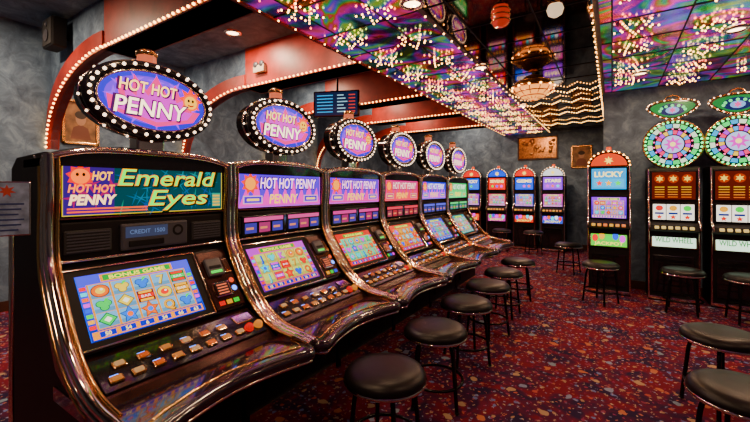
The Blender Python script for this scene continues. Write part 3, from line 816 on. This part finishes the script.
# TV
mb = MB()
mb.box((-.36, -.03, -.20), (.36, .03, .20), BLACKG, .012)
ftv = Matrix(((1, 0, 0, 0), (0, 0, -1, -.031), (0, 1, 0, 0), (0, 0, 0, 1)))
mb.rect(-.335, -.175, .335, .175, 0, E(.02, .03, .05, 1.), ftv)
for k in range(6):
    mb.rect(-.30, .12-k*.05, -.05, .135-k*.05, .001, E(.15, .55, .75, 1.2), ftv)
    mb.rect(.02, .12-k*.05, .12+.03*(k % 3), .135-k*.05, .001, E(.5, .65, .7, 1.2), ftv)
    mb.rect(.2, .12-k*.05, .3, .135-k*.05, .001, E(.7, .2, .15, 1.2), ftv)
mb.tube([(0, .05, 0), (0, .05, .72)], .018, IRON); mb.box((-.08, .02, -.08), (.08, .06, .08), IRON, .01)
mb.obj('television', (-3.55, 4.45, 2.76), math.radians(22))
# framed pictures
def framed(name, w, h, M, loc, rz):
    mb = MB()
    t = .035
    mb.box((-w/2, -.03, -h/2), (w/2, 0, -h/2+t), GOLD, .006); mb.box((-w/2, -.03, h/2-t), (w/2, 0, h/2), GOLD, .006)
    mb.box((-w/2, -.03, -h/2), (-w/2+t, 0, h/2), GOLD, .006); mb.box((w/2-t, -.03, -h/2), (w/2, 0, h/2), GOLD, .006)
    mb.box((-w/2+t, -.012, -h/2+t), (w/2-t, 0, h/2-t), M)
    fp = Matrix(((1, 0, 0, 0), (0, 0, -1, -.013), (0, 1, 0, 0), (0, 0, 0, 1)))
    mb.disc(0, h*.08, w*.14, h*.15, .001, pm('portrait_skin', (.50, .26, .14), .6), fp)
    mb.poly([(-w*.28, -h*.38), (w*.28, -h*.38), (w*.2, -h*.12), (0, -h*.04), (-w*.2, -h*.12)], .0006, pm('portrait_cloth', (.20, .06, .03), .6), fp)
    mb.disc(0, h*.17, w*.16, h*.09, .0014, pm('portrait_hair', (.04, .02, .01), .6), fp)
    mb.obj(name, loc, rz)
CANV = pm('old_canvas', (.30, .14, .05), .6, 0, noise=.6, nscale=9)
framed('framed_picture', .42, .60, CANV, (XL+.003, 2.08, 2.36), PI/2)
framed('framed_picture', .45, .55, CANV, (-.62, Y1-.003, 2.25), 0)
# bronze mural relief
mb = MB()
mb.box((-.48, -.03, -.30), (.48, 0, .30), WOOD, .01)
mb.box((-.44, -.04, -.26), (.44, -.03, .26), BRZ, .01)
rnd = random.Random(2)
for k in range(26):
    mb.ball((rnd.uniform(-.38, .38), -.045, rnd.uniform(-.2, .2)), rnd.uniform(.02, .05), BRZ, sub=2, sc3=(1, .6, 1.2))
mb.obj('wall_relief', (-1.61, Y1-.003, 2.52))
# sign stand at left
mb = MB()
mb.lathe([(0, .02), (.08, .018), (.09, .0)], CHROME, 24)
mb.tube([(0, 0, .01), (0, 0, 1.46)], .008, CHROME)
fsn = frame((.001, 0, 1.373), (0, 0, 1))
mb.box((-.055, -.105, -.004), (.055, .105, .010), CHROME, .004, fsn)
mb.rect(-.050, -.100, .050, .100, .0105, pm('poster_paper', (.22, .30, .48), .5, 0, noise=.4, nscale=25), fsn)
for k in range(6): mb.rect(-.042, -.085+k*.020, .02+.008*(k % 3), -.079+k*.020, .011, pm('poster_ink', (.03, .05, .18), .5), fsn)
mb.star(-.012, .068, .026, .012, 7, .011, pm('poster_red', (.5, .06, .04), .5), fsn)
mb.obj('sign_stand', (-1.95, .445, 0), math.radians(-14))

# ------------------------------------------------------------ world + camera
w = bpy.data.worlds.new('World'); sc.world = w; w.use_nodes = True
w.node_tree.nodes['Background'].inputs[0].default_value = (.35, .24, .20, 1)
w.node_tree.nodes['Background'].inputs[1].default_value = .03
cam = bpy.data.cameras.new('camera'); co = bpy.data.objects.new('camera', cam); sc.collection.objects.link(co)
co.location = (0, 0, 1.445); co.rotation_euler = (PI/2, 0, math.atan(237/370))
cam.sensor_width = 36; cam.lens = 370/750*36; cam.shift_y = -21/750; cam.clip_start = .02
sc.camera = co
